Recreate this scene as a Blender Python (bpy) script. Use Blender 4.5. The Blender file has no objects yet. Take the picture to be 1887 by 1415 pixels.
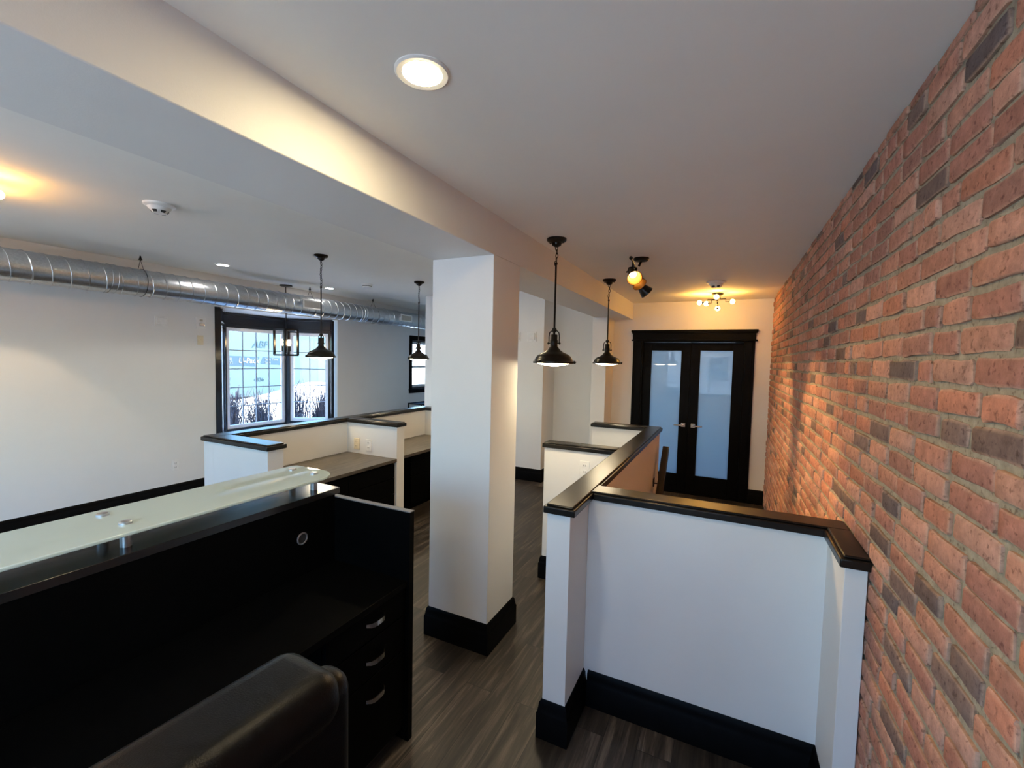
import bpy, bmesh, math, random
from mathutils import Vector, Matrix
random.seed(7)
C = bpy.context.scene.collection
PI = math.pi
ORG = {}

# ------------------------------------------------------------------ helpers
class MB:
    """collects shapes in world coordinates, builds ONE mesh object"""
    def __init__(self):
        self.v = []; self.f = []; self.c = None
    def add(self, verts, faces):
        n = len(self.v)
        self.v += [tuple(p) for p in verts]
        self.f += [tuple(i + n for i in q) for q in faces]
        return self
    def box(self, x0, x1, y0, y1, z0, z1):
        x0, x1 = min(x0, x1), max(x0, x1); y0, y1 = min(y0, y1), max(y0, y1); z0, z1 = min(z0, z1), max(z0, z1)
        v = [(x, y, z) for z in (z0, z1) for y in (y0, y1) for x in (x0, x1)]
        return self.add(v, [(0, 2, 3, 1), (4, 5, 7, 6), (0, 1, 5, 4), (2, 6, 7, 3), (0, 4, 6, 2), (1, 3, 7, 5)])
    def prism(self, poly, z0, z1):
        """poly: counter-clockwise list of (x, y)"""
        n = len(poly)
        v = [(x, y, z0) for x, y in poly] + [(x, y, z1) for x, y in poly]
        f = [tuple(range(n - 1, -1, -1)), tuple(range(n, 2 * n))]
        f += [(i, (i + 1) % n, n + (i + 1) % n, n + i) for i in range(n)]
        return self.add(v, f)
    def slab(self, a, b, za, zb, th, out=0.0):
        """upright slab along the plan line a-b, thickness th, shifted by out along its left normal"""
        a = Vector(a); b = Vector(b); d = (b - a).normalized(); n = Vector((-d.y, d.x))
        p = [a + n * (out), b + n * (out), b + n * (out + th), a + n * (out + th)]
        return self.prism([(q.x, q.y) for q in p], za, zb)
    def lathe(self, prof, c, axis=(0, 0, 1), n=24, cap=True):
        """prof: list of (radius, height along axis)"""
        ax = Vector(axis).normalized(); c = Vector(c)
        t = Vector((1, 0, 0)) if abs(ax.x) < .9 else Vector((0, 1, 0))
        e1 = (t - ax * t.dot(ax)).normalized(); e2 = ax.cross(e1)
        v = []; f = []
        for r, h in prof:
            for k in range(n):
                a = 2 * PI * k / n
                v.append(c + ax * h + (e1 * math.cos(a) + e2 * math.sin(a)) * max(r, 1e-5))
        for i in range(len(prof) - 1):
            for k in range(n):
                k2 = (k + 1) % n
                f.append((i * n + k, i * n + k2, (i + 1) * n + k2, (i + 1) * n + k))
        if cap:
            f.append(tuple(range(n - 1, -1, -1))); m = (len(prof) - 1) * n
            f.append(tuple(range(m, m + n)))
        return self.add(v, f)
    def cyl(self, a, b, r, n=16, r2=None):
        a = Vector(a); b = Vector(b); d = b - a
        return self.lathe([(r, 0), (r if r2 is None else r2, d.length)], a, d, n)
    def tube(self, pts, r, n=8, closed=False):
        pts = [Vector(p) for p in pts]; m = len(pts); v = []; f = []
        prev = None
        for i, p in enumerate(pts):
            if closed: d = pts[(i + 1) % m] - pts[i - 1]
            else: d = pts[min(i + 1, m - 1)] - pts[max(i - 1, 0)]
            d.normalize()
            if prev is None:
                t = Vector((0, 0, 1)) if abs(d.z) < .9 else Vector((1, 0, 0))
                e1 = (t - d * t.dot(d)).normalized()
            else:
                e1 = (prev - d * prev.dot(d)).normalized()
            prev = e1; e2 = d.cross(e1)
            rr = r[i] if isinstance(r, (list, tuple)) else r
            for k in range(n):
                a = 2 * PI * k / n
                v.append(p + (e1 * math.cos(a) + e2 * math.sin(a)) * rr)
        for i in range(m if closed else m - 1):
            j = (i + 1) % m
            for k in range(n):
                k2 = (k + 1) % n
                f.append((i * n + k, i * n + k2, j * n + k2, j * n + k))
        if not closed:
            f.append(tuple(range(n - 1, -1, -1))); f.append(tuple(range((m - 1) * n, m * n)))
        return self.add(v, f)
    def sphere(self, c, r, n=20, sx=1, sy=1, sz=1):
        m = n // 2; c = Vector(c); prof = []
        v = []; f = []
        for i in range(1, m):
            th = PI * i / m
            for k in range(n):
                a = 2 * PI * k / n
                v.append(c + Vector((math.sin(th) * math.cos(a) * r * sx, math.sin(th) * math.sin(a) * r * sy, math.cos(th) * r * sz)))
        for i in range(m - 2):
            for k in range(n):
                k2 = (k + 1) % n
                f.append((i * n + k, (i + 1) * n + k, (i + 1) * n + k2, i * n + k2))
        t = len(v); v.append(c + Vector((0, 0, r * sz))); v.append(c - Vector((0, 0, r * sz)))
        for k in range(n):
            k2 = (k + 1) % n
            f.append((t, k, k2)); f.append((t + 1, (m - 2) * n + k2, (m - 2) * n + k))
        return self.add(v, f)
    def build(self, name, mat, parent=None, org=(0, 0, 0), bev=0, seg=2, smooth=None, rot=None):
        me = bpy.data.meshes.new(name)
        o = bpy.data.objects.new(name, me)
        og = Vector(ORG[parent.name]) if parent else Vector(org)
        vs = [Vector(p) - og for p in self.v]
        me.from_pydata([tuple(p) for p in vs], [], self.f)
        bm = bmesh.new(); bm.from_mesh(me)
        bmesh.ops.recalc_face_normals(bm, faces=bm.faces)
        bm.to_mesh(me); bm.free()
        me.materials.append(mat)
        C.objects.link(o)
        if parent: o.parent = parent
        else: o.location = og
        ORG[o.name] = tuple(og)
        if bev:
            b = o.modifiers.new('bevel', 'BEVEL'); b.width = bev; b.segments = seg; b.limit_method = 'ANGLE'
        if smooth is None: smooth = 35
        if smooth or bev:
            for p in me.polygons: p.use_smooth = True
            me.set_sharp_from_angle(angle=math.radians(smooth))
        return o

def thing(name, loc, label, cat, group=None, kind=None):
    o = bpy.data.objects.new(name, None); C.objects.link(o)
    o.location = loc; o.empty_display_size = .1
    ORG[o.name] = tuple(loc)
    return tag(o, label, cat, group, kind)

def tag(o, label, cat, group=None, kind=None):
    o['label'] = label; o['category'] = cat
    if group: o['group'] = group
    if kind: o['kind'] = kind
    return o

def struct(o, label, cat):
    return tag(o, label, cat, None, 'structure')

# ------------------------------------------------------------------ materials
def nt(name):
    m = bpy.data.materials.new(name); m.use_nodes = True
    t = m.node_tree; b = t.nodes['Principled BSDF']
    return m, t, b
def N(t, typ, **kw):
    n = t.nodes.new(typ)
    for k, v in kw.items():
        if k.startswith('i_'): n.inputs[k[2:].replace('_', ' ')].default_value = v
        else: setattr(n, k, v)
    return n
def coords(t, scale=(1, 1, 1), out='Object'):
    tc = N(t, 'ShaderNodeTexCoord'); mp = N(t, 'ShaderNodeMapping')
    mp.inputs['Scale'].default_value = scale
    t.links.new(tc.outputs[out], mp.inputs['Vector'])
    return mp
def simple(name, col, rough=.5, metal=0, spec=.5, noise=.04, nscale=30, bump=.0, bscale=200, coat=0, stretch=(1, 1, 1), emit=None, es=0, ior=None):
    m, t, b = nt(name)
    b.inputs['Roughness'].default_value = rough; b.inputs['Metallic'].default_value = metal
    b.inputs['Specular IOR Level'].default_value = spec
    b.inputs['Coat Weight'].default_value = coat; b.inputs['Coat Roughness'].default_value = .08
    mp = coords(t, stretch)
    n = N(t, 'ShaderNodeTexNoise'); n.inputs['Scale'].default_value = nscale; n.inputs['Detail'].default_value = 5
    t.links.new(mp.outputs[0], n.inputs['Vector'])
    r = N(t, 'ShaderNodeValToRGB')
    r.color_ramp.elements[0].position = .3; r.color_ramp.elements[1].position = .7
    r.color_ramp.elements[0].color = tuple(c * (1 - noise) for c in col) + (1,)
    r.color_ramp.elements[1].color = tuple(min(1, c * (1 + noise)) for c in col) + (1,)
    t.links.new(n.outputs['Fac'], r.inputs[0]); t.links.new(r.outputs[0], b.inputs['Base Color'])
    if bump:
        n2 = N(t, 'ShaderNodeTexNoise'); n2.inputs['Scale'].default_value = bscale; n2.inputs['Detail'].default_value = 3
        t.links.new(mp.outputs[0], n2.inputs['Vector'])
        bp = N(t, 'ShaderNodeBump'); bp.inputs['Strength'].default_value = bump; bp.inputs['Distance'].default_value = .002
        t.links.new(n2.outputs['Fac'], bp.inputs['Height']); t.links.new(bp.outputs[0], b.inputs['Normal'])
    if emit:
        b.inputs['Emission Color'].default_value = emit + (1,); b.inputs['Emission Strength'].default_value = es
    return m

M = {}
M['wall'] = simple('white wall paint', (.77, .755, .725), .55, noise=.012, nscale=4, bump=.12, bscale=260)
M['ceil'] = simple('white ceiling paint', (.87, .86, .81), .8, noise=.012, nscale=3, bump=.1, bscale=180)
M['trim'] = simple('black painted wood trim', (.003, .003, .0032), .42, spec=.06, noise=.2, nscale=20, bump=.1, bscale=60)
M['cap'] = simple('espresso lacquered cap', (.009, .0078, .0065), .28, spec=.34, noise=.25, nscale=8, bump=.1, bscale=40, stretch=(1, 1, 1))
M['wintrim'] = simple('black window casing gloss', (.008, .008, .012), .16, noise=.2)
M['laminate'] = simple('black laminate', (.002, .002, .002), .5, spec=.035, noise=.3, nscale=60)
M['riser'] = simple('dark satin shelf laminate', (.012, .0115, .0115), .2, spec=.6, noise=.05, nscale=20)
M['edge'] = simple('grey edge banding', (.2, .195, .2), .4)
M['desktop'] = simple('grey brown woodgrain laminate', (.085, .068, .052), .36, noise=.45, nscale=6, stretch=(9, 1, 1), bump=.1, bscale=30)
M['rail'] = simple('dark stained oak rail', (.016, .012, .007), .35, noise=.3, nscale=8, stretch=(6, 1, 1))
M['bronze'] = simple('oil rubbed bronze', (.011, .0085, .0065), .3, spec=.4, metal=.35, noise=.4, nscale=25)
M['black_metal'] = simple('black metal', (.008, .008, .008), .35, metal=.4)
M['brass_in'] = simple('warm gold reflector', (.4, .22, .07), .35, metal=.9)
M['chrome'] = simple('satin chrome', (.72, .72, .74), .2, metal=1)
M['alum'] = simple('brushed aluminium', (.55, .56, .58), .35, metal=.85, noise=.08, nscale=80)
M['white_plastic'] = simple('white plastic', (.8, .79, .76), .4)
M['cream_plastic'] = simple('cream plastic', (.74, .64, .45), .4)
M['slot'] = simple('dark slot', (.02, .02, .02), .6)
M['leather'] = simple('black leather', (.002, .002, .0024), .36, spec=.17, noise=.2, bump=.3, bscale=330)
M['rubber'] = simple('black nylon', (.01, .01, .01), .5)
M['sash'] = simple('white window sash', (.82, .82, .84), .35)
M['lead'] = simple('grey muntin bar', (.25, .26, .3), .4)
M['seatboard'] = simple('white window seat', (.8, .8, .8), .3)
M['grille'] = simple('tan grille slats', (.55, .5, .42), .5)
M['red'] = simple('red plastic', (.5, .03, .02), .4)

def galv():
    m, t, b = nt('galvanised spiral duct')
    mp = coords(t)
    v = N(t, 'ShaderNodeTexVoronoi'); v.inputs['Scale'].default_value = 90
    t.links.new(mp.outputs[0], v.inputs['Vector'])
    r = N(t, 'ShaderNodeValToRGB'); r.color_ramp.elements[0].color = (.5, .52, .54, 1); r.color_ramp.elements[1].color = (.62, .64, .66, 1)
    t.links.new(v.outputs['Color'], r.inputs[0]); t.links.new(r.outputs[0], b.inputs['Base Color'])
    b.inputs['Metallic'].default_value = .95
    n = N(t, 'ShaderNodeTexNoise'); n.inputs['Scale'].default_value = 14
    t.links.new(mp.outputs[0], n.inputs['Vector'])
    mr = N(t, 'ShaderNodeMapRange'); mr.inputs['To Min'].default_value = .27; mr.inputs['To Max'].default_value = .3
    t.links.new(n.outputs['Fac'], mr.inputs['Value']); t.links.new(mr.outputs[0], b.inputs['Roughness'])
    return m
M['galv'] = galv()

def floor_mat():
    m, t, b = nt('dark oak plank floor')
    tc = N(t, 'ShaderNodeTexCoord'); sep = N(t, 'ShaderNodeSeparateXYZ'); cmb = N(t, 'ShaderNodeCombineXYZ')
    t.links.new(tc.outputs['Object'], sep.inputs[0])
    t.links.new(sep.outputs['Y'], cmb.inputs['X']); t.links.new(sep.outputs['X'], cmb.inputs['Y'])
    br = N(t, 'ShaderNodeTexBrick')
    br.offset = .37; br.offset_frequency = 2; br.squash = 1
    br.inputs['Scale'].default_value = 1; br.inputs['Brick Width'].default_value = 1.22; br.inputs['Row Height'].default_value = .15
    br.inputs['Mortar Size'].default_value = .0016; br.inputs['Mortar Smooth'].default_value = .1; br.inputs['Bias'].default_value = 0
    br.inputs['Color1'].default_value = (0, 0, 0, 1); br.inputs['Color2'].default_value = (1, 1, 1, 1); br.inputs['Mortar'].default_value = (.5, .5, .5, 1)
    t.links.new(cmb.outputs[0], br.inputs['Vector'])
    # grain, shifted per plank
    mul = N(t, 'ShaderNodeVectorMath', operation='MULTIPLY'); mul.inputs[1].default_value = (2.2, 34, 1)
    t.links.new(cmb.outputs[0], mul.inputs[0])
    add = N(t, 'ShaderNodeVectorMath', operation='ADD')
    sc = N(t, 'ShaderNodeVectorMath', operation='SCALE'); sc.inputs['Scale'].default_value = 37
    t.links.new(br.outputs['Color'], sc.inputs[0]); t.links.new(mul.outputs[0], add.inputs[0]); t.links.new(sc.outputs[0], add.inputs[1])
    g = N(t, 'ShaderNodeTexNoise'); g.inputs['Scale'].default_value = 1; g.inputs['Detail'].default_value = 7; g.inputs['Roughness'].default_value = .65; g.inputs['Distortion'].default_value = .6
    t.links.new(add.outputs[0], g.inputs['Vector'])
    rp = N(t, 'ShaderNodeValToRGB')
    rp.color_ramp.elements[0].position = .33; rp.color_ramp.elements[0].color = (.008, .006, .0046, 1)
    rp.color_ramp.elements[1].position = .72; rp.color_ramp.elements[1].color = (.115, .09, .067, 1)
    e = rp.color_ramp.elements.new(.52); e.color = (.034, .0262, .0195, 1)
    t.links.new(g.outputs['Fac'], rp.inputs[0])
    hsv = N(t, 'ShaderNodeHueSaturation')
    mr = N(t, 'ShaderNodeMapRange'); mr.inputs['To Min'].default_value = .5; mr.inputs['To Max'].default_value = 1.75
    t.links.new(br.outputs['Color'], mr.inputs['Value']); t.links.new(mr.outputs[0], hsv.inputs['Value'])
    t.links.new(rp.outputs[0], hsv.inputs['Color'])
    mx = N(t, 'ShaderNodeMix', data_type='RGBA'); mx.inputs[7].default_value = (.008, .006, .005, 1)
    t.links.new(br.outputs['Fac'], mx.inputs[0]); t.links.new(hsv.outputs[0], mx.inputs[6]); t.links.new(mx.outputs[2], b.inputs['Base Color'])
    mr2 = N(t, 'ShaderNodeMapRange'); mr2.inputs['To Min'].default_value = .38; mr2.inputs['To Max'].default_value = .55
    t.links.new(g.outputs['Fac'], mr2.inputs['Value']); t.links.new(mr2.outputs[0], b.inputs['Roughness'])
    b.inputs['Specular IOR Level'].default_value = .45
    bp = N(t, 'ShaderNodeBump'); bp.inputs['Strength'].default_value = .25; bp.inputs['Distance'].default_value = .002
    t.links.new(g.outputs['Fac'], bp.inputs['Height']); t.links.new(bp.outputs[0], b.inputs['Normal'])
    return m
M['floor'] = floor_mat()

def brick_mat():
    m, t, b = nt('antique red brick')
    at = N(t, 'ShaderNodeAttribute'); at.attribute_name = 'brick'
    mp = coords(t)
    n = N(t, 'ShaderNodeTexNoise'); n.inputs['Scale'].default_value = 28; n.inputs['Detail'].default_value = 8; n.inputs['Roughness'].default_value = .7
    t.links.new(mp.outputs[0], n.inputs['Vector'])
    r = N(t, 'ShaderNodeValToRGB'); r.color_ramp.elements[0].position = .25; r.color_ramp.elements[0].color = (.62, .6, .58, 1)
    r.color_ramp.elements[1].position = .75; r.color_ramp.elements[1].color = (1.28, 1.25, 1.2, 1)
    t.links.new(n.outputs['Fac'], r.inputs[0])
    mx = N(t, 'ShaderNodeMix', data_type='RGBA', blend_type='MULTIPLY'); mx.inputs[0].default_value = 1
    n3 = N(t, 'ShaderNodeTexNoise'); n3.inputs['Scale'].default_value = 75; n3.inputs['Detail'].default_value = 3
    t.links.new(mp.outputs[0], n3.inputs['Vector'])
    r3 = N(t, 'ShaderNodeValToRGB'); r3.color_ramp.elements[0].position = .30; r3.color_ramp.elements[0].color = (.45, .4, .4, 1)
    r3.color_ramp.elements[1].position = .42; r3.color_ramp.elements[1].color = (1, 1, 1, 1)
    t.links.new(n3.outputs['Fac'], r3.inputs[0])
    mx3 = N(t, 'ShaderNodeMix', data_type='RGBA', blend_type='MULTIPLY'); mx3.inputs[0].default_value = .8
    t.links.new(at.outputs['Color'], mx.inputs[6]); t.links.new(r.outputs[0], mx.inputs[7])
    t.links.new(mx.outputs[2], mx3.inputs[6]); t.links.new(r3.outputs[0], mx3.inputs[7]); t.links.new(mx3.outputs[2], b.inputs['Base Color'])
    b.inputs['Roughness'].default_value = .9; b.inputs['Specular IOR Level'].default_value = .2
    n2 = N(t, 'ShaderNodeTexNoise'); n2.inputs['Scale'].default_value = 120; n2.inputs['Detail'].default_value = 6
    t.links.new(mp.outputs[0], n2.inputs['Vector'])
    bp = N(t, 'ShaderNodeBump'); bp.inputs['Strength'].default_value = .6; bp.inputs['Distance'].default_value = .004
    t.links.new(n2.outputs['Fac'], bp.inputs['Height']); t.links.new(bp.outputs[0], b.inputs['Normal'])
    return m
M['brick'] = brick_mat()

def schlick(t, f0):
    lw = N(t, 'ShaderNodeLayerWeight'); lw.inputs['Blend'].default_value = .5
    p = N(t, 'ShaderNodeMath', operation='POWER'); p.inputs[1].default_value = 5
    mr = N(t, 'ShaderNodeMapRange'); mr.inputs['To Min'].default_value = f0; mr.inputs['To Max'].default_value = 1
    t.links.new(lw.outputs['Facing'], p.inputs[0]); t.links.new(p.outputs[0], mr.inputs['Value'])
    return mr
def pane_mat():
    m, t, b = nt('clear window glass')
    t.nodes.remove(b); out = t.nodes['Material Output']
    tr = N(t, 'ShaderNodeBsdfTransparent'); tr.inputs[0].default_value = (.95, .97, .98, 1)
    gl = N(t, 'ShaderNodeBsdfGlossy'); gl.inputs['Roughness'].default_value = .01
    fr = schlick(t, .05)
    n = N(t, 'ShaderNodeTexNoise'); n.inputs['Scale'].default_value = 3
    bp = N(t, 'ShaderNodeBump'); bp.inputs['Strength'].default_value = .02; t.links.new(n.outputs['Fac'], bp.inputs['Height'])
    t.links.new(bp.outputs[0], gl.inputs['Normal'])
    mx = N(t, 'ShaderNodeMixShader')
    t.links.new(fr.outputs[0], mx.inputs[0]); t.links.new(tr.outputs[0], mx.inputs[1]); t.links.new(gl.outputs[0], mx.inputs[2])
    t.links.new(mx.outputs[0], out.inputs['Surface'])
    return m
M['pane'] = pane_mat()

def frosted(name, col, tcol, mixt, ior=1.5):
    m, t, b = nt(name)
    t.nodes.remove(b); out = t.nodes['Material Output']
    d = N(t, 'ShaderNodeBsdfDiffuse'); d.inputs[0].default_value = col + (1,)
    tl = N(t, 'ShaderNodeBsdfTranslucent'); tl.inputs[0].default_value = tcol + (1,)
    mp = coords(t); n = N(t, 'ShaderNodeTexNoise'); n.inputs['Scale'].default_value = 400
    t.links.new(mp.outputs[0], n.inputs['Vector'])
    bp = N(t, 'ShaderNodeBump'); bp.inputs['Strength'].default_value = .05; t.links.new(n.outputs['Fac'], bp.inputs['Height'])
    t.links.new(bp.outputs[0], d.inputs['Normal'])
    m1 = N(t, 'ShaderNodeMixShader'); m1.inputs[0].default_value = mixt
    t.links.new(d.outputs[0], m1.inputs[1]); t.links.new(tl.outputs[0], m1.inputs[2])
    gl = N(t, 'ShaderNodeBsdfGlossy'); gl.inputs['Roughness'].default_value = .015
    fr = schlick(t, .045)
    m2 = N(t, 'ShaderNodeMixShader')
    t.links.new(fr.outputs[0], m2.inputs[0]); t.links.new(m1.outputs[0], m2.inputs[1]); t.links.new(gl.outputs[0], m2.inputs[2])
    t.links.new(m2.outputs[0], out.inputs['Surface'])
    return m
M['door_glass'] = frosted('frosted door glass', (.3, .36, .4), (.56, .68, .76), .72)
M['counter_glass'] = frosted('frosted counter glass', (.76, .85, .77), (.7, .8, .74), .22)
M['glass_edge'] = simple('pale green glass edge', (.55, .7, .6), .12, coat=.5)

def emis(name, col, s):
    m, t, b = nt(name)
    b.inputs['Base Color'].default_value = (.8, .8, .8, 1)
    b.inputs['Emission Color'].default_value = col + (1,); b.inputs['Emission Strength'].default_value = s
    n = N(t, 'ShaderNodeTexNoise'); n.inputs['Scale'].default_value = 60
    mr = N(t, 'ShaderNodeMapRange'); mr.inputs['To Min'].default_value = .35; mr.inputs['To Max'].default_value = .5
    t.links.new(n.outputs['Fac'], mr.inputs['Value']); t.links.new(mr.outputs[0], b.inputs['Roughness'])
    return m
L_DOWN, L_PEND, L_GLOBE, L_TRACK, L_FAR, L_LANT = 210, 50, 110, 15, 110, 60
M['e_down'] = emis('lit downlight lens', (1, .81, .48), L_DOWN)
M['e_far'] = emis('lit daylight lens', (1, .95, .88), L_FAR)
M['e_pend'] = emis('lit pendant glass', (1, .82, .53), L_PEND)
M['e_globe'] = emis('lit globe bulb', (1, .49, .09), L_GLOBE)
M['e_track'] = emis('lit spot lamp', (1, .6, .2), L_TRACK)
M['e_lant'] = emis('lit candle bulb', (1, .7, .35), L_LANT)

# ------------------------------------------------------------------ dimensions
XB = .463            # brick wall face
XL = -5.88           # outer wall face on the left
YF = 6.316           # far wall
YR = -1.6            # wall behind the camera
ZC = 2.57            # ceiling over the brick side
ZL = 2.74            # ceiling over the window side
BX0, BX1, BZ = -1.648, -1.225, 2.345   # beam
YE = 8.7             # end of passage by the second window
HW = 1.062           # half wall height below cap
CT = 1.104

# ------------------------------------------------------------------ shell
# floor with an opening for the stair that runs down beside the brick wall
SX0, SX1, SY0, SY1 = -.60, XB, 2.27, 4.72
fl = MB()
fl.box(XL - .2, SX0, YR - .2, YE + .2, -.12, 0)
fl.box(SX0, XB + .25, YR - .2, SY0, -.12, 0)
fl.box(SX0, XB + .25, SY1, 9.8, -.12, 0)
struct(fl.build('floor', M['floor'], smooth=0), 'dark brown wood plank floor of the office', 'floor')
w = MB()
w.box(SX0 - .12, SX0, SY0 - .1, SY1 + .1, -2.3, -.12).box(SX0 - .12, XB + .25, SY0 - .12, SY0, -2.3, -.12)
w.box(SX0 - .12, XB + .25, SY1, SY1 + .12, -2.3, -.12).box(XB, XB + .25, SY0, SY1, -2.3, 0).box(SX0 - .12, XB + .25, SY0 - .12, SY1 + .12, -2.42, -2.3)
struct(w.build('wall_stairwell', M['wall'], smooth=0), 'white side walls of the stairwell below the floor', 'wall')
st = MB()
n = 11
for i in range(n):
    y1 = SY1 - i * .215
    st.box(SX0, SX1, y1 - .245, y1, -2.3, -.19 * (i + 1))
struct(st.build('stairs', M['floor'], smooth=0), 'dark wood steps going down beside the brick wall', 'stairs')

c = MB(); c.box(BX1 - .02, XB + .25, YR - .2, 9.8, ZC, ZC + .5)
struct(c.build('ceiling', M['ceil'], smooth=0), 'white lower ceiling over the brick wall side', 'ceiling')
c = MB(); c.box(XL - .2, BX0 + .1, YR - .2, YE + .2, ZL, ZL + .3)
struct(c.build('ceiling_raised', M['ceil'], smooth=0), 'white higher ceiling over the window side', 'ceiling')
b = MB(); b.box(BX0, BX1, YR, YF, BZ, ZL + .1)
struct(b.build('trim_1', M['wall'], bev=.004), 'long white dropped beam running to the far wall', 'beam')
b = MB(); b.box(-1.645, -1.223, 2.243, 2.592, 0, BZ)
struct(b.build('trim_2', M['wall'], bev=.003), 'square white column under the beam with black base', 'column')
b = MB(); b.box(-1.68, -1.484, 5.92, YF + .02, 0, BZ)
struct(b.build('trim_3', M['wall'], bev=.003), 'narrow white pilaster against the far wall under the beam', 'pilaster')

# window openings
BY0, BY1, BZ0, BZ1 = 3.43, 5.40, .55, 2.36         # bay opening in the left wall
W2 = (7.33, 8.10, 1.10, 2.11)                       # second window opening
w = MB()
T = .2
w.box(XL - T, XL, YR - .2, BY0, 0, ZL).box(XL - T, XL, BY0, BY1, 0, BZ0).box(XL - T, XL, BY0, BY1, BZ1, ZL)
w.box(XL - T, XL, BY1, W2[0], 0, ZL).box(XL - T, XL, W2[0], W2[1], 0, W2[2]).box(XL - T, XL, W2[0], W2[1], W2[3], ZL)
w.box(XL - T, XL, W2[1], YE + .2, 0, ZL)
struct(w.build('wall_left', M['wall'], smooth=0), 'long white wall on the left with the bay window', 'wall')
# passage end
w = MB(); w.box(XL - T, -4.43, YE, YE + .2, 0, ZL)
struct(w.build('wall_passage', M['wall'], smooth=0), 'white end wall of the passage beyond the second window', 'wall')
# projecting block
w = MB(); w.box(-4.43, -2.365, 5.86, YE + .2, 0, ZL)
struct(w.build('wall_block', M['wall'], bev=.003), 'white wall block projecting behind the column', 'wall')
# far wall with double door opening
DX0, DX1, DZ = -1.09, .185, 2.045
w = MB()
w.box(-2.40, DX0, YF, YF + .13, 0, ZL + .1).box(DX1, XB + .25, YF, YF + .13, 0, ZC + .1).box(DX0, DX1, YF, YF + .13, DZ, ZC + .1)
struct(w.build('wall_far', M['wall'], smooth=0), 'white far wall around the black double door', 'wall')
# room behind the double door
w = MB()
w.box(-2.0, -1.87, YF + .13, 9.8, 0, ZC).box(XB, XB + .25, YF + .13, 9.8, 0, ZC)
w.box(-2.0, -1.5, 9.6, 9.8, 0, ZC).box(.2, XB + .25, 9.6, 9.8, 0, ZC).box(-1.5, .2, 9.6, 9.8, 0, .5).box(-1.5, .2, 9.6, 9.8, 2.3, ZC)
struct(w.build('wall_back_room', M['wall'], smooth=0), 'white walls of the room behind the frosted doors', 'wall')
# wall behind the camera with two windows
RW = [(-2.4, .2, .55, 2.25), (-5.3, -3.1, .8, 2.3)]
w = MB()
xs = [XL - T, RW[1][0], RW[1][1], RW[0][0], RW[0][1], XB + .25]
w.box(xs[0], xs[1], YR - .2, YR, 0, ZL + .1).box(xs[2], xs[3], YR - .2, YR, 0, ZL + .1).box(xs[4], xs[5], YR - .2, YR, 0, ZL + .1)
for r in RW:
    w.box(r[0], r[1], YR - .2, YR, 0, r[2]).box(r[0], r[1], YR - .2, YR, r[3], ZL + .1)
struct(w.build('wall_rear', M['wall'], smooth=0), 'white wall behind the camera with two windows', 'wall')

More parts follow.
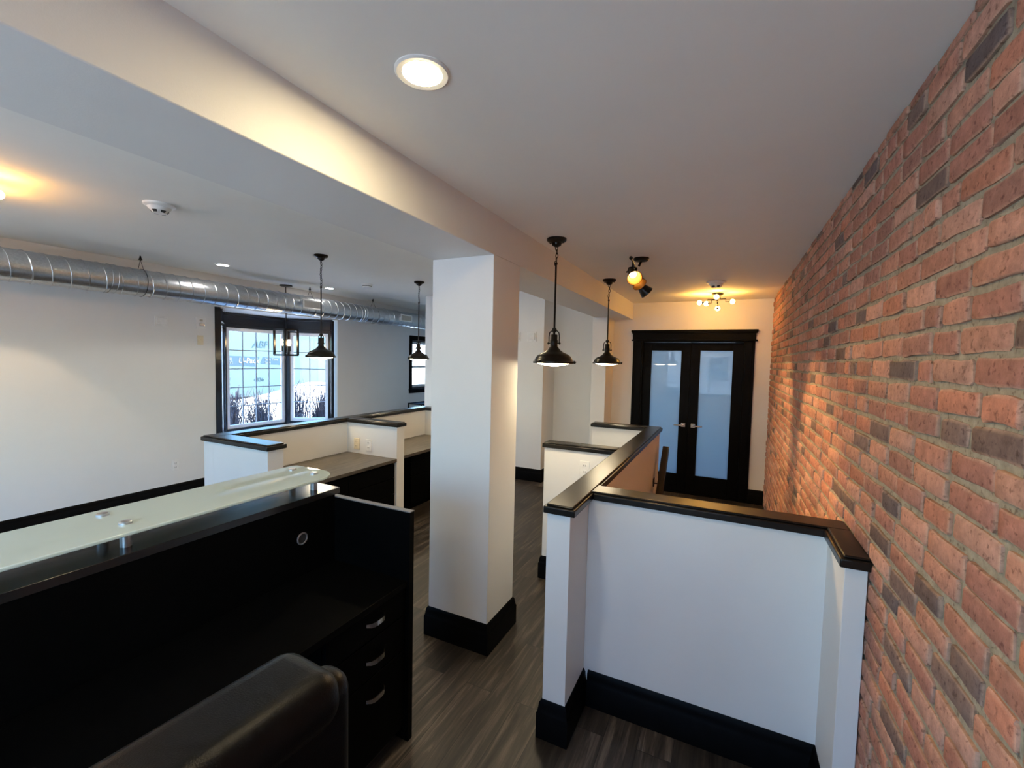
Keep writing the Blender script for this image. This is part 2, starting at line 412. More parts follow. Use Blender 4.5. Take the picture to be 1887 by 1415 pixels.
# ------------------------------------------------------------------ brick wall
def brick_wall():
    rnd = random.Random(11)
    m = MB(); cols = []
    y0, y1 = YR - .02, YF
    base = XB + .0055
    m.add([(base, y0, 0), (base, y1, 0), (base, y1, ZC), (base, y0, ZC), (XB + .25, y0, 0), (XB + .25, y1, 0), (XB + .25, y1, ZC), (XB + .25, y0, ZC)],
          [(0, 1, 2, 3), (4, 7, 6, 5), (0, 3, 7, 4), (1, 5, 6, 2), (0, 4, 5, 1), (3, 2, 6, 7)])
    mort = (.36, .32, .25)
    cols += [mort] * 8
    ch = .0685; rows = int(ZC / ch) + 1
    palette = [(.54, .235, .155), (.57, .26, .178), (.50, .208, .14), (.55, .205, .122), (.58, .285, .205), (.46, .185, .132), (.40, .175, .13)]
    dark = [(.19, .12, .105), (.23, .145, .125), (.16, .115, .115)]
    for r in range(rows):
        za = r * ch + .0072; zb = min((r + 1) * ch - .0078, ZC - .004)
        if zb - za < .02: continue
        y = y0 - rnd.random() * .2
        wander = rnd.uniform(-.002, .002)
        while y < y1:
            L = rnd.choice([.205, .205, .2, .195, .19, .21, .1, .15]) + rnd.uniform(-.008, .008)
            a = y + .0068; bb = y + L - .0068; y += L + .003
            a = max(a, y0); bb = min(bb, y1 - .002)
            if bb - a < .03: continue
            k = rnd.random()
            col = rnd.choice(dark) if k < .11 else rnd.choice(palette)
            s = rnd.uniform(.86, 1.13); g_ = sum(col) / 3; col = tuple((q * .84 + g_ * .16) * s for q in col)
            ny, nz = 6, 4
            dz0 = rnd.uniform(-.003, .003) + wander; dz1 = rnd.uniform(-.003, .003) + wander
            pr = XB - .003 + rnd.uniform(-.003, .003); tilt = rnd.uniform(-.0015, .0015)
            idx = len(m.v); v = []; f = []
            for j in range(nz):
                for i in range(ny):
                    u = (0, .035, .33, .67, .965, 1)[i]; t = (0, .11, .89, 1)[j]
                    yy = a + (bb - a) * u; zz = za + (zb - za) * t + (dz0 * (1 - u) + dz1 * u)
                    e = i in (0, ny - 1) or j in (0, nz - 1)
                    if e:
                        yy += rnd.uniform(-.0028, .0028) if i in (0, ny - 1) else 0
                        zz += rnd.uniform(-.0032, .0032)
                        if i in (0, ny - 1) and j in (0, nz - 1):
                            yy += (.004 if i == 0 else -.004); zz += (.0035 if j == 0 else -.0035)
                    xx = pr + tilt * (u - .5) * 2 + (rnd.uniform(.0018, .0042) if e else rnd.uniform(-.0008, .0008))
                    v.append((xx, yy, min(zz, ZC - .001)))
                    if e:
                        q = rnd.uniform(.3, .65)
                        cols.append(tuple(p * (1 - q) + z * q for p, z in zip(col, (.62, .42, .31))))
                    else: cols.append(col)
            for j in range(nz - 1):
                for i in range(ny - 1):
                    f.append((j * ny + i, (j + 1) * ny + i, (j + 1) * ny + i + 1, j * ny + i + 1))
            ring = [i for i in range(ny)] + [j * ny + ny - 1 for j in range(1, nz)] + [(nz - 1) * ny + i for i in range(ny - 2, -1, -1)] + [j * ny for j in range(nz - 2, 0, -1)]
            k0 = len(v)
            for q in ring:
                p = v[q]; v.append((base + .002, p[1], p[2])); cols.append(tuple(.5 * (s1 + s2) for s1, s2 in zip(mort, col)))
            nr = len(ring)
            for q in range(nr):
                q2 = (q + 1) % nr
                f.append((ring[q], ring[q2], k0 + q2, k0 + q))
            m.add(v, f)
    o = m.build('wall_right', M['brick'], smooth=50)
    ca = o.data.color_attributes.new('brick', 'FLOAT_COLOR', 'POINT')
    for i, cc in enumerate(cols): ca.data[i].color = (cc[0], cc[1], cc[2], 1)
    return o
struct(brick_wall(), 'antique red brick wall on the right with grey mortar', 'wall')

# ------------------------------------------------------------------ baseboards
BH, BT = .18, .021
def base_run(m, a, b):
    """moulded base along plan line a-b, on the left side of it"""
    m.slab(a, b, 0, .125, BT); m.slab(a, b, .125, .155, BT * .72); m.slab(a, b, .155, BH, BT * .42)
def base_loop(m, pts):
    """mitred moulded base round a closed plan polygon given clockwise (outside on the left)"""
    def off(d):
        P = []
        k = len(pts)
        for i in range(k):
            p0, p1, p2 = Vector(pts[i - 1]), Vector(pts[i]), Vector(pts[(i + 1) % k])
            d1 = (p1 - p0).normalized(); d2 = (p2 - p1).normalized()
            n1 = Vector((-d1.y, d1.x)); n2 = Vector((-d2.y, d2.x))
            q = (n1 + n2); P.append(p1 + q * (d / max(.3, 1 + n1.dot(n2))))
        return P
    prof = [(BT, 0), (BT, .12), (BT * .8, .128), (BT * .62, .15), (BT * .55, .165), (BT * .15, BH), (0, BH)]
    rings = [off(d) for d, z in prof]
    k = len(pts); v = []; f = []
    for R, (d, z) in zip(rings, prof): v += [(p.x, p.y, z) for p in R]
    for i in range(len(prof) - 1):
        for q in range(k):
            q2 = (q + 1) % k
            f.append((i * k + q, i * k + q2, (i + 1) * k + q2, (i + 1) * k + q))
    m.add(v, f)
def base_path(m, pts):
    """mitred moulded base along an open plan path, on the left of it"""
    def off(d):
        P = []
        for i in range(len(pts)):
            p1 = Vector(pts[i])
            d1 = (p1 - Vector(pts[i - 1])).normalized() if i else None
            d2 = (Vector(pts[i + 1]) - p1).normalized() if i < len(pts) - 1 else None
            if d1 is None: d1 = d2
            if d2 is None: d2 = d1
            n1 = Vector((-d1.y, d1.x)); n2 = Vector((-d2.y, d2.x))
            P.append(p1 + (n1 + n2) * (d / max(.3, 1 + n1.dot(n2))))
        return P
    prof = [(0, 0), (BT, 0), (BT, .12), (BT * .8, .128), (BT * .62, .15), (BT * .55, .165), (BT * .15, BH), (0, BH)]
    k = len(pts); v = []; f = []
    for d, z in prof: v += [(p.x, p.y, z) for p in off(d)]
    np_ = len(prof)
    for i in range(np_):
        i2 = (i + 1) % np_
        for q in range(k - 1):
            f.append((i * k + q, i * k + q + 1, i2 * k + q + 1, i2 * k + q))
    f.append(tuple(i * k for i in range(np_))); f.append(tuple(i * k + k - 1 for i in range(np_)))
    m.add(v, f)

m = MB(); base_loop(m, [(-1.645, 2.243), (-1.645, 2.592), (-1.223, 2.592), (-1.223, 2.243)])
struct(m.build('baseboard_column', M['trim']), 'black moulded base wrapped around the white column', 'baseboard')
m = MB(); base_path(m, [(XL, YE), (XL, YR)])
struct(m.build('baseboard_left', M['trim']), 'black baseboard along the left wall', 'baseboard')
m = MB(); base_path(m, [(-1.484, YF), (-1.484, 5.92), (-1.68, 5.92), (-1.68, YF), (-2.365, YF), (-2.365, 5.86), (-4.43, 5.86), (-4.43, YE)])
struct(m.build('baseboard_block', M['trim']), 'black baseboard around the projecting wall block and pilaster', 'baseboard')
m = MB(); base_path(m, [(-1.20, YF), (-1.484, YF)]); base_path(m, [(XB - .003, YF), (.285, YF)])
struct(m.build('baseboard_far', M['trim']), 'black baseboard beside the double door on the far wall', 'baseboard')

# ------------------------------------------------------------------ double door
d = thing('door_1', (-.4525, YF, 0), 'black double door with frosted glass panels in the far wall', 'door', kind='structure')
m = MB()
m.box(-1.205, DX0, YF - .022, YF + .0, 0, 2.06).box(DX1, .285, YF - .022, YF, 0, 2.06)         # casings
m.box(DX0 - .005, DX0 + .02, YF - .012, YF + .13, 0, DZ).box(DX1 - .02, DX1 + .005, YF - .012, YF + .13, 0, DZ).box(DX0, DX1, YF - .012, YF + .13, DZ - .012, DZ + .02)
m.box(-1.212, .292, YF - .026, YF, 2.055, 2.165)                                               # head board
m.box(-1.228, .308, YF - .042, YF, 2.05, 2.068)                                                # bead under the head
m.box(-1.232, .312, YF - .05, YF, 2.165, 2.195); m.box(-1.222, .302, YF - .038, YF, 2.15, 2.166)
m.box(-1.175, -1.168, YF - .026, YF, 0, 2.05).box(.248, .255, YF - .026, YF, 0, 2.05)
m.build('door_frame', M['trim'], d, bev=.003)
def leaf(x0, x1, hx, sgn, lab):
    m = MB(); y0, y1 = YF + .03, YF + .072
    gx0, gx1, gz0, gz1 = (-.96, -.575, .258, 1.922) if sgn < 0 else (-.341, .044, .258, 1.926)
    m.box(x0, gx0, y0, y1, .012, DZ - .014).box(gx1, x1, y0, y1, .012, DZ - .014).box(gx0, gx1, y0, y1, .012, gz0).box(gx0, gx1, y0, y1, gz1, DZ - .014)
    o = m.build('door_leaf', M['trim'], d, bev=.002)
    g = MB(); g.box(gx0 - .004, gx1 + .004, y0 + .012, y0 + .022, gz0 - .004, gz1 + .004)
    g.build('glass_panel', M['door_glass'], o)['label'] = 'frosted pale blue glass panel'
    h = MB(); h.box(hx - .027, hx + .027, y0 - .01, y0, .90, .954)
    h.cyl((hx, y0 - .004, .927), (hx, y0 - .05, .927), .009, 12)
    h.box(hx, hx + sgn * .115, y0 - .055, y0 - .043, .918, .936)
    hh = h.build('handle', M['chrome'], o, bev=.0015); hh['label'] = 'square chrome lever handle'
leaf(DX0 + .02, -.460, -.517, -1, '')
leaf(-.458, DX1 - .02, -.394, 1, '')
m = MB(); m.box(-.475, -.443, YF + .073, YF + .085, .012, DZ - .014); m.build('seam_light_stop', M['trim'], d)  # unseen strip added behind the leaves to block light through the seam
m = MB(); m.box(DX0, DX1, YF + .005, YF + .12, 0, .014); m.build('threshold', M['trim'], d)

# ------------------------------------------------------------------ windows
def muntin_window(name, a, b, z0, z1, cols, rows, label, inward, frame=.045, casing=None, sash=True):
    """window standing on the plan line a-b; inward = unit plan vector into the room"""
    a = Vector(a); b = Vector(b); L = (b - a).length; u = (b - a) / L; n = Vector(inward)
    def P(s, dd, z): q = a + u * s + n * dd; return (q.x, q.y, z)
    def bx(m, s0, s1, d0, d1, za, zb):
        v = [P(s, dd, z) for z in (za, zb) for dd in (d0, d1) for s in (s0, s1)]
        m.add(v, [(0, 2, 3, 1), (4, 5, 7, 6), (0, 1, 5, 4), (2, 6, 7, 3), (0, 4, 6, 2), (1, 3, 7, 5)])
    mid = (a + b) / 2
    t = thing(name, (mid.x, mid.y, z0), label, 'window', kind='structure')
    m = MB(); f = frame
    bx(m, 0, f, -.05, .035, z0, z1); bx(m, L - f, L, -.05, .035, z0, z1); bx(m, f, L - f, -.05, .035, z0, z0 + f); bx(m, f, L - f, -.05, .035, z1 - f, z1)
    m.build('window_frame', M['wintrim'], t, bev=.003)
    s = .05
    m = MB(); bx(m, f, f + s, -.035, .012, z0 + f, z1 - f); bx(m, L - f - s, L - f, -.035, .012, z0 + f, z1 - f)
    bx(m, f + s, L - f - s, -.035, .012, z0 + f, z0 + f + s); bx(m, f + s, L - f - s, -.035, .012, z1 - f - s, z1 - f)
    m.build('sash', M['sash'], t, bev=.003)['label'] = 'white inner sash'
    g0, g1, h0, h1 = f + s, L - f - s, z0 + f + s, z1 - f - s
    m = MB()
    for i in range(1, cols):
        x = g0 + (g1 - g0) * i / cols; bx(m, x - .006, x + .006, -.02, -.006, h0, h1)
    for i in range(1, rows):
        z = h0 + (h1 - h0) * i / rows; bx(m, g0, g1, -.0205, -.0065, z - .006, z + .006)
    if cols > 1 or rows > 1: m.build('muntin_grid', M['lead'], t)['label'] = 'thin grey glazing bars'
    m = MB(); bx(m, g0 - .004, g1 + .004, -.016, -.012, h0 - .004, h1 + .004); m.build('glass_pane', M['pane'], t)
    return t

# bay: plan points outside the wall line
BA, BB, BC, BD = (XL - .02, BY0 + .05), (-6.52, 3.90), (-6.52, 4.93), (XL - .05, 5.335)
def inw(a, b):
    d = (Vector(b) - Vector(a)).normalized(); return (d.y, -d.x)
muntin_window('window_1', BB, BC, .60, 2.17, 4, 5, 'wide middle light of the bay window with thin glazing bars', inw(BB, BC))
muntin_window('window_2', BC, BD, .60, 2.17, 2, 5, 'narrow angled right light of the bay window', inw(BC, BD), frame=.06)
muntin_window('window_3', BA, BB, .60, 2.17, 2, 5, 'narrow angled left light of the bay window, seen edge-on', inw(BA, BB), frame=.06)
# bay shell: seat, roof, black head and corner posts
m = MB(); poly = [BA, BD, BC, BB]
big = [(XL, BY0), (XL, BY1), (-5.93, BY1 + .02), (-6.63, 4.99), (-6.63, 3.84), (-5.93, BY0 - .02)]
m.prism(big, BZ0 - .08, .60)
struct(m.build('window_sill', M['seatboard'], bev=.004), 'white window seat board inside the bay window', 'window seat')
m = MB(); m.prism(big, BZ1 - .02, BZ1 + .1)
struct(m.build('ceiling_bay', M['ceil'], smooth=0), 'white ceiling of the bay above its black head trim', 'ceiling')
m = MB()
for a, b_ in ((BA, BB), (BB, BC), (BC, BD)):
    nx = inw(a, b_); A = Vector(a); B = Vector(b_); nn = Vector(nx)
    m.slab(a, b_, 2.165, 2.345, -.03 - .05, .05)
    m.slab(a, b_, 2.30, 2.32, -.055, 0); m.slab(a, b_, 2.155, 2.172, -.045, 0)
for p in (BB, BC): m.prism([(p[0] + .045 * math.cos(k * PI / 4), p[1] + .045 * math.sin(k * PI / 4)) for k in range(8)], .60, 2.17)
m.box(XL - .1, XL + .012, BY0, BY0 + .075, .55, 2.32)
m.box(XL - .12, XL - .02, BY1 - .105, BY1 - .055, .60, 2.32)
struct(m.build('trim_4', M['wintrim'], bev=.004), 'black head trim and corner posts of the bay window', 'trim')
# below-seat outer skin
m = MB(); m.prism([(-5.93, BY0 - .02), (-5.93, BY1 + .02), (-6.63, 4.99), (-6.63, 3.84)][::-1], -.6, BZ0 - .08)
struct(m.build('wall_bay', M['wall'], smooth=0), 'outside skirt below the bay window', 'wall')

# second window (double hung)
t = muntin_window('window_4', (XL - .08, W2[0]), (XL - .08, W2[1]), W2[2], W2[3], 1, 1, 'second left window with black casing, beyond the bay, cut off by the wall block', (1, 0), frame=.03)
m = MB(); x0, x1 = XL - .1, XL + .022
m.box(x0, x1, 7.25, W2[0], 1.015, 2.2).box(x0, x1, W2[1], W2[1] + .08, 1.015, 2.2).box(x0, x1, W2[0], W2[1], W2[3], 2.2).box(x0, x1, W2[0], W2[1], 1.015, W2[2])
m.box(x0, x1 + .012, 7.24, W2[1] + .09, 1.075, 1.10)
m.build('casing', M['trim'], t, bev=.003)
m = MB(); m.box(XL - .11, XL - .06, W2[0] + .03, W2[1] - .03, 1.53, 1.575); m.build('meeting_rail', M['sash'], t, bev=.003)
# windows behind the camera and behind the frosted door
for i, r in enumerate(RW):
    t = muntin_window('window_%d' % (5 + i), (r[1], YR - .1), (r[0], YR - .1), r[2], r[3], 4, 3, ('window behind the camera on the brick side', 'window behind the camera on the bay side')[i], (0, 1))
muntin_window('window_7', (-1.5, 9.7), (.2, 9.7), .5, 2.3, 1, 1, 'window of the room behind the frosted doors', (0, -1))

# ------------------------------------------------------------------ half walls
def cap_box(m, x0, x1, y0, y1):
    m.box(x0, x1, y0, y1, HW, CT - .010)
    m.box(x0 + .012, x1 - .012, y0 + .012, y1 - .012, CT - .010, CT)

# right group
hw = thing('half_wall', (-.655, 3.3, 0), 'white half wall with black cap running from the foreground towards the double door', 'half wall')
m = MB()
m.box(-.712, -.602, 1.86, 4.70, 0, HW)
m.box(-1.29, -.711, 3.268, 3.376, 0, HW).box(-1.275, -.711, 4.592, 4.70, 0, HW)
m.build('wall_panel', M['wall'], hw, bev=.002)
m = MB()
def capL(m, boxes):
    for q in boxes: m.box(*q, HW, CT - .010)
def capT(m, boxes):
    for q in boxes: m.box(*q, CT - .010, CT)
capL(m, [(-.727, -.577, 1.842, 4.716), (-1.305, -.727, 3.253, 3.391), (-1.29, -.727, 4.577, 4.716)])
capT(m, [(-.715, -.589, 1.854, 4.704), (-1.293, -.715, 3.265, 3.379), (-1.278, -.715, 4.589, 4.704)])
m.build('cap', M['cap'], hw, bev=.005)
m = MB()
base_path(m, [(-.602, 4.70), (-.712, 4.70)][::-1]) if False else None
base_loop(m, [(-.712, 1.86), (-.712, 3.268), (-1.29, 3.268), (-1.29, 3.376), (-.712, 3.376), (-.712, 4.592), (-1.275, 4.592), (-1.275, 4.70), (-.602, 4.70), (-.602, 2.15), (-.602, 1.86)])
m.build('baseboard', M['trim'], hw)

hw2 = thing('half_wall', (-.05, 2.2, 0), 'nearest white half wall crossing to the brick wall, with black cap', 'half wall')
m = MB()
m.box(-.602, XB - .006, 2.15, 2.265, 0, HW).box(.392, XB - .006, 1.86, 2.16, 0, HW)
m.build('wall_panel', M['wall'], hw2, bev=.002)
m = MB()
capL(m, [(-.577, XB + .002, 2.135, 2.28), (.374, XB + .002, 1.842, 2.14)])
capT(m, [(-.589, XB + .002, 2.147, 2.268), (.386, XB + .002, 1.854, 2.15)])
m.build('cap', M['cap'], hw2, bev=.005)
m = MB(); base_path(m, [(XB - .01, 1.86), (.392, 1.86), (.392, 2.15), (-.578, 2.15)])
m.build('baseboard', M['trim'], hw2)

# left group
hw3 = thing('half_wall', (-3.6, 3.4, 0), 'white half wall with black cap in front of the bay window', 'half wall')
m = MB()
m.box(-3.685, -3.565, 2.055, 4.845, 0, HW).box(-3.566, -2.922, 2.055, 2.18, 0, HW).box(-3.566, -2.902, 3.405, 3.515, 0, HW).box(-3.566, -2.902, 4.735, 4.845, 0, HW)
m.build('wall_panel', M['wall'], hw3, bev=.002)
m = MB()
capL(m, [(-3.70, -3.55, 2.038, 4.86), (-3.55, -2.905, 2.038, 2.198), (-3.55, -2.885, 3.39, 3.53), (-3.55, -2.885, 4.72, 4.86)])
capT(m, [(-3.688, -3.562, 2.05, 4.848), (-3.562, -2.917, 2.05, 2.186), (-3.562, -2.897, 3.402, 3.518), (-3.562, -2.897, 4.732, 4.848)])
m.build('cap', M['cap'], hw3, bev=.005)
m = MB(); base_loop(m, [(-3.685, 2.055), (-3.685, 4.845), (-2.902, 4.845), (-2.902, 4.735), (-3.565, 4.735), (-3.565, 3.515), (-2.902, 3.515), (-2.902, 3.405), (-3.565, 3.405), (-3.565, 2.18), (-2.922, 2.18), (-2.922, 2.055)])
m.build('baseboard', M['trim'], hw3)

# stair handrail
hr = thing('handrail', (-.53, 4.4, .5), 'dark wood stair handrail bracketed to the half wall near the door', 'handrail')
m = MB()
def rail_pt(y): return (-.525, y, .885 + (y - 4.60) * 1.0)
pts = [rail_pt(4.62), rail_pt(3.2)]
a, b_ = Vector(pts[0]), Vector(pts[1]); dirv = (b_ - a).normalized(); up = Vector((1, 0, 0)).cross(dirv).normalized()
v = []
for p in (a, b_):
    for sx, su in ((-1, -1), (1, -1), (1, 1), (-1, 1)): v.append(p + Vector((.029 * sx, 0, 0)) + up * (.036 * su))
m.add(v, [(0, 1, 2, 3), (7, 6, 5, 4), (0, 4, 5, 1), (1, 5, 6, 2), (2, 6, 7, 3), (3, 7, 4, 0)])
m.build('rail', M['rail'], hr, bev=.006)
for y in (4.40, 3.45):
    m = MB(); q = rail_pt(y)
    m.box(-.602, -.594, y - .02, y + .02, q[2] - .12, q[2] - .04); m.tube([(-.596, y, q[2] - .09), (-.56, y, q[2] - .09), (-.53, y, q[2] - .045)], .006)
    m.build('bracket', M['black_metal'], hr)

# ------------------------------------------------------------------ reception desk
rd = thing('reception_desk', (-1.6, .6, 0), 'black reception desk with raised frosted glass counter in the foreground', 'desk')
YD0, YD1 = -.7, 1.575
m = MB(); m.box(-1.70, -1.25, YD0, 1.545, .722, .75); m.build('worktop', M['laminate'], rd, bev=.002)
m = MB(); m.box(-1.83, -1.24, 1.545, YD1, 0, 1.062); m.build('side_panel', M['laminate'], rd, bev=.001)
m = MB(); m.box(-1.83, -1.24, 1.545, YD1, 1.062, 1.066); m.build('edge_strip', M['edge'], rd)['label'] = 'grey edge strip on the side panel'
m = MB(); m.box(-1.722, -1.70, YD0, 1.545, .75, 1.074); m.build('riser_panel', M['laminate'], rd)
m = MB(); m.box(-2.0, -1.975, YD0, YD1, 0, 1.074); m.build('front_panel', M['laminate'], rd)
m = MB(); m.box(-2.0, -1.697, YD0, YD1, 1.074, 1.104); m.build('transaction_shelf', M['riser'], rd, bev=.002)
m = MB(); m.box(-1.83, -1.24, YD0 - .03, YD0, 0, 1.066); m.build('side_panel', M['laminate'], rd, bev=.001)
# glass with rounded front corner
pl = []
gx0, gx1, gy0, gy1, rr = -2.0, -1.675, -.6, 1.56, .12
pl += [(gx0, gy0), (gx1, gy0)]
for k in range(0, 13):
    a = k / 12 * PI / 2; pl.append((gx1 - rr + rr * math.cos(a), gy1 - rr + rr * math.sin(a)))
for k in range(0, 5):
    a = PI / 2 + k / 4 * PI / 2; pl.append((gx0 + .03 + .03 * math.cos(a), gy1 - .03 + .03 * math.sin(a)))
m = MB(); m.prism(pl, 1.168, 1.18)
gt = m.build('glass_top', M['counter_glass'], rd, bev=.003); gt['label'] = 'frosted greenish glass counter top'
for y in (-.45, .74, 1.484):
    for x in (-1.772, -1.925):
        m = MB(); m.lathe([(.016, 0), (.016, .064)], (x, y, 1.104), n=20); so = m.build('standoff', M['alum'], rd)
        m = MB(); m.lathe([(.0185, 0), (.0185, .006), (.015, .009)], (x, y, 1.18), n=20); m.build('standoff_cap', M['alum'], so)
m = MB(); m.lathe([(.028, 0), (.028, .003), (.024, .005), (.021, .003), (.021, 0)], (-1.70, 1.36, .921), (1, 0, 0), n=28, cap=False)
m.build('cable_grommet', M['alum'], rd)['label'] = 'round silver cable grommet'
m = MB(); m.lathe([(.024, 0), (.02, .001)], (-1.70, 1.36, .921), (1, 0, 0), n=24); m.build('grommet_cap', M['slot'], rd)
# drawer pedestal under the worktop
m = MB(); m.box(-1.68, -1.279, 1.10, 1.545, .06, .72); m.box(-1.66, -1.32, 1.12, 1.53, 0, .06)
pd = m.build('drawer_pedestal', M['laminate'], rd)
for z0, z1, hz in ((.60, .715, .672), (.44, .594, .515), (.075, .434, .355)):
    m = MB(); m.box(-1.278, -1.26, 1.105, 1.54, z0, z1); df = m.build('drawer', M['laminate'], rd, bev=.001)
    m = MB(); pts = []; v = []
    for k in range(9):
        s = -1 + k / 4; y = 1.352 + s * .052; x = -1.26 + .024 * (1 - s ** 4) + .001
        for zz in (-.010, .010):
            for dx in (0, .004): v.append((x + dx, y, hz + zz * (1 - .35 * abs(s) ** 3)))
    f = []
    for k in range(8):
        i = k * 4; j = i + 4
        f += [(i, j, j + 1, i + 1), (i + 1, j + 1, j + 3, i + 3), (i + 3, j + 3, j + 2, i + 2), (i + 2, j + 2, j, i)]
    f += [(0, 1, 3, 2), (32, 34, 35, 33)]
    m.add(v, f); m.build('handle', M['chrome'], df)['label'] = 'bowed silver pull handle'

# ------------------------------------------------------------------ built-in desks of the left cubicles
def cubicle_desk(y0, y1, xf, zt, label, ped):
    t = thing('desk', ((-3.565 + xf) / 2, (y0 + y1) / 2, 0), label, 'desk', 'desks in the left cubicles')
    m = MB(); m.box(-3.563, xf, y0, y1, zt - .03, zt); m.build('worktop', M['desktop'], t, bev=.002)
    px, pa, pb = ped
    m = MB(); m.box(-3.54, px - .02, pa, pb, .06, zt - .031); m.box(-3.54, px - .06, pa + .01, pb - .01, 0, .06); m.build('cabinet', M['laminate'], t)
    n = 2 if pb - pa > .8 else 1
    wd = (pb - pa) / n
    for i in range(n):
        a = pa + i * wd
        for z0, z1 in ((.07, .40), (.406, .56), (.566, zt - .05)):
            m = MB(); m.box(px - .02, px, a + .003, a + wd - .003, z0, z1); m.build('drawer', M['laminate'], t, bev=.002)
    return t
cubicle_desk(2.182, 3.40, -2.895, .75, 'dark desk with grey brown top in the first left cubicle, behind the reception desk', (-2.91, 2.2, 3.385))
cubicle_desk(3.53, 4.715, -2.945, .745, 'dark desk with grey brown top in the second left cubicle, beside the column', (-3.18, 3.97, 4.70))

# ------------------------------------------------------------------ office chair
ch = thing('office_chair', (-1.02, .42, 0), 'black leather high-back office chair pulled up to the reception desk', 'office chair')
def rot_pts(m, i0, ang, piv, axis='Z'):
    R = Matrix.Rotation(ang, 3, axis); p0 = Vector(piv)
    for i in range(i0, len(m.v)): m.v[i] = tuple(R @ (Vector(m.v[i]) - p0) + p0)
TW = math.radians(4)      # slight twist of the chair
PV = (-.8, .40, .6)
def pad(name, box, bev, seg=6, tilt=-.10, mat='leather', parent=ch, sub=None):
    m = MB(); m.box(*box); rot_pts(m, 0, tilt, PV, 'Y') if tilt else None; rot_pts(m, 0, -TW, PV, 'Z')
    return m.build(name, M[mat], parent, bev=bev, seg=seg, smooth=60)
back = pad('backrest', (-.815, -.715, .105, .70, .50, 1.078), .045, 8, tilt=0)
pil = pad('headrest_roll', (-.90, -.70, .135, .67, .98, 1.10), .055, 8, tilt=0)
pad('back_cushion', (-.905, -.80, .135, .655, .56, .99), .045, 6, tilt=0)
pad('seat', (-1.32, -.80, .12, .67, .42, .53), .05, 6, tilt=0)
for sy in (.07, .66):
    m = MB(); m.tube([(-.80, sy + .03, .50), (-.79, sy + .03, .64), (-.86, sy + .03, .69), (-1.10, sy + .03, .69), (-1.14, sy + .03, .66), (-1.10, sy + .03, .50)], .02, 10)
    rot_pts(m, 0, -TW, PV); m.build('armrest', M['rubber'], ch)
m = MB(); m.cyl((-1.04, .40, .10), (-1.04, .40, .43), .028); m.build('gas_lift', M['black_metal'], ch)
m = MB()
for k in range(5):
    a = 2 * PI * k / 5 + .3
    m.tube([(-1.04, .40, .11), (-1.04 + .3 * math.cos(a), .40 + .3 * math.sin(a), .075)], [.028, .018], 8)
m.build('star_base', M['rubber'], ch)
for k in range(5):
    a = 2 * PI * k / 5 + .3; x, y = -1.04 + .3 * math.cos(a), .40 + .3 * math.sin(a)
    m = MB(); m.cyl((x, y - .022, .03), (x, y + .022, .03), .03, 14); m.build('caster', M['rubber'], ch)

# ------------------------------------------------------------------ lamps
def link_ring(c, r, h, ang, n=14):
    """one chain link, plan angle ang, centre c"""
    u = Vector((math.cos(ang), math.sin(ang), 0)); pts = []
    for k in range(n):
        a = 2 * PI * k / n; pts.append(Vector(c) + u * (r * math.cos(a)) + Vector((0, 0, h * math.sin(a))))
    return pts
def pendant(x, y, zc, chain_z, label, group='bell pendant lamps'):
    t = thing('pendant_lamp', (x, y, zc), label, 'pendant lamp', group)
    m = MB(); m.lathe([(.066, 0), (.066, -.012), (.06, -.02), (.034, -.03), (.03, -.044), (.012, -.055)], (x, y, zc), n=28)
    for k in range(2):
        m.sphere((x + (.045 if k else -.045), y, zc - .027), .006, 8)
    m.build('canopy', M['bronze'], t)
    m = MB(); top = zc - .05; ln = .022; k = 0; z = top - .012
    while z > chain_z:
        m.tube(link_ring((x + .004 * math.sin(k), y, z), .0085, ln * .72, k * PI / 2), .0026, 6, closed=True); z -= ln * 1.15; k += 1
    m.build('chain', M['bronze'], t)
    m = MB(); m.cyl((x, y, chain_z + .01), (x, y, 1.965), .0065, 10); m.sphere((x, y, chain_z + .004), .011, 10); m.build('rod', M['bronze'], t)
    m = MB(); m.sphere((x, y, 1.958), .0175, 14); m.cyl((x, y, 1.955), (x, y, 1.92), .008, 10)
    m.cyl((x - .042, y, 1.868), (x + .042, y, 1.868), .004, 8)
    for s in (-1, 1):
        pts = [(x + s * .01, y, 1.954), (x + s * .024, y, 1.95), (x + s * .034, y, 1.938), (x + s * .037, y, 1.915), (x + s * .037, y, 1.872)]
        m.tube(pts, .0038, 8); m.sphere((x + s * .04, y, 1.868), .0085, 10)
    m.build('yoke', M['bronze'], t)
    m = MB()
    prof = [(.02, 1.928), (.0235, 1.924), (.0235, 1.892), (.0265, 1.888), (.0265, 1.868), (.0245, 1.864), (.0255, 1.848), (.033, 1.838), (.046, 1.822), (.068, 1.806), (.094, 1.796), (.114, 1.782), (.126, 1.764), (.131, 1.750), (.136, 1.747), (.141, 1.744), (.141, 1.732), (.134, 1.731),
            (.128, 1.733), (.126, 1.75), (.118, 1.772), (.09, 1.79), (.05, 1.80), (.012, 1.803)]
    m.lathe([(r, z - zc) for r, z in prof], (x, y, zc), n=40)
    sh = m.build('shade', M['bronze'], t, smooth=50)
    for k in range(3):
        m = MB(); a = k * 2 * PI / 3 + .2
        m.cyl((x + .136 * math.cos(a), y + .136 * math.sin(a), 1.745), (x + .152 * math.cos(a), y + .152 * math.sin(a), 1.737), .009, 10)
        m.build('thumb_screw', M['bronze'], sh)
    m = MB(); m.lathe([(.0, 1.757 - zc), (.124, 1.757 - zc), (.126, 1.737 - zc), (.12, 1.734 - zc), (.08, 1.722 - zc), (.04, 1.714 - zc), (.0, 1.711 - zc)], (x, y, zc), n=36, cap=False)
    m.build('lamp_glass', M['e_pend'], t)['label'] = 'glowing ribbed glass lens'
    return t
pendant(-1.078, 2.855, ZC, 2.40, 'nearest bronze bell pendant lamp, hanging just right of the white column')
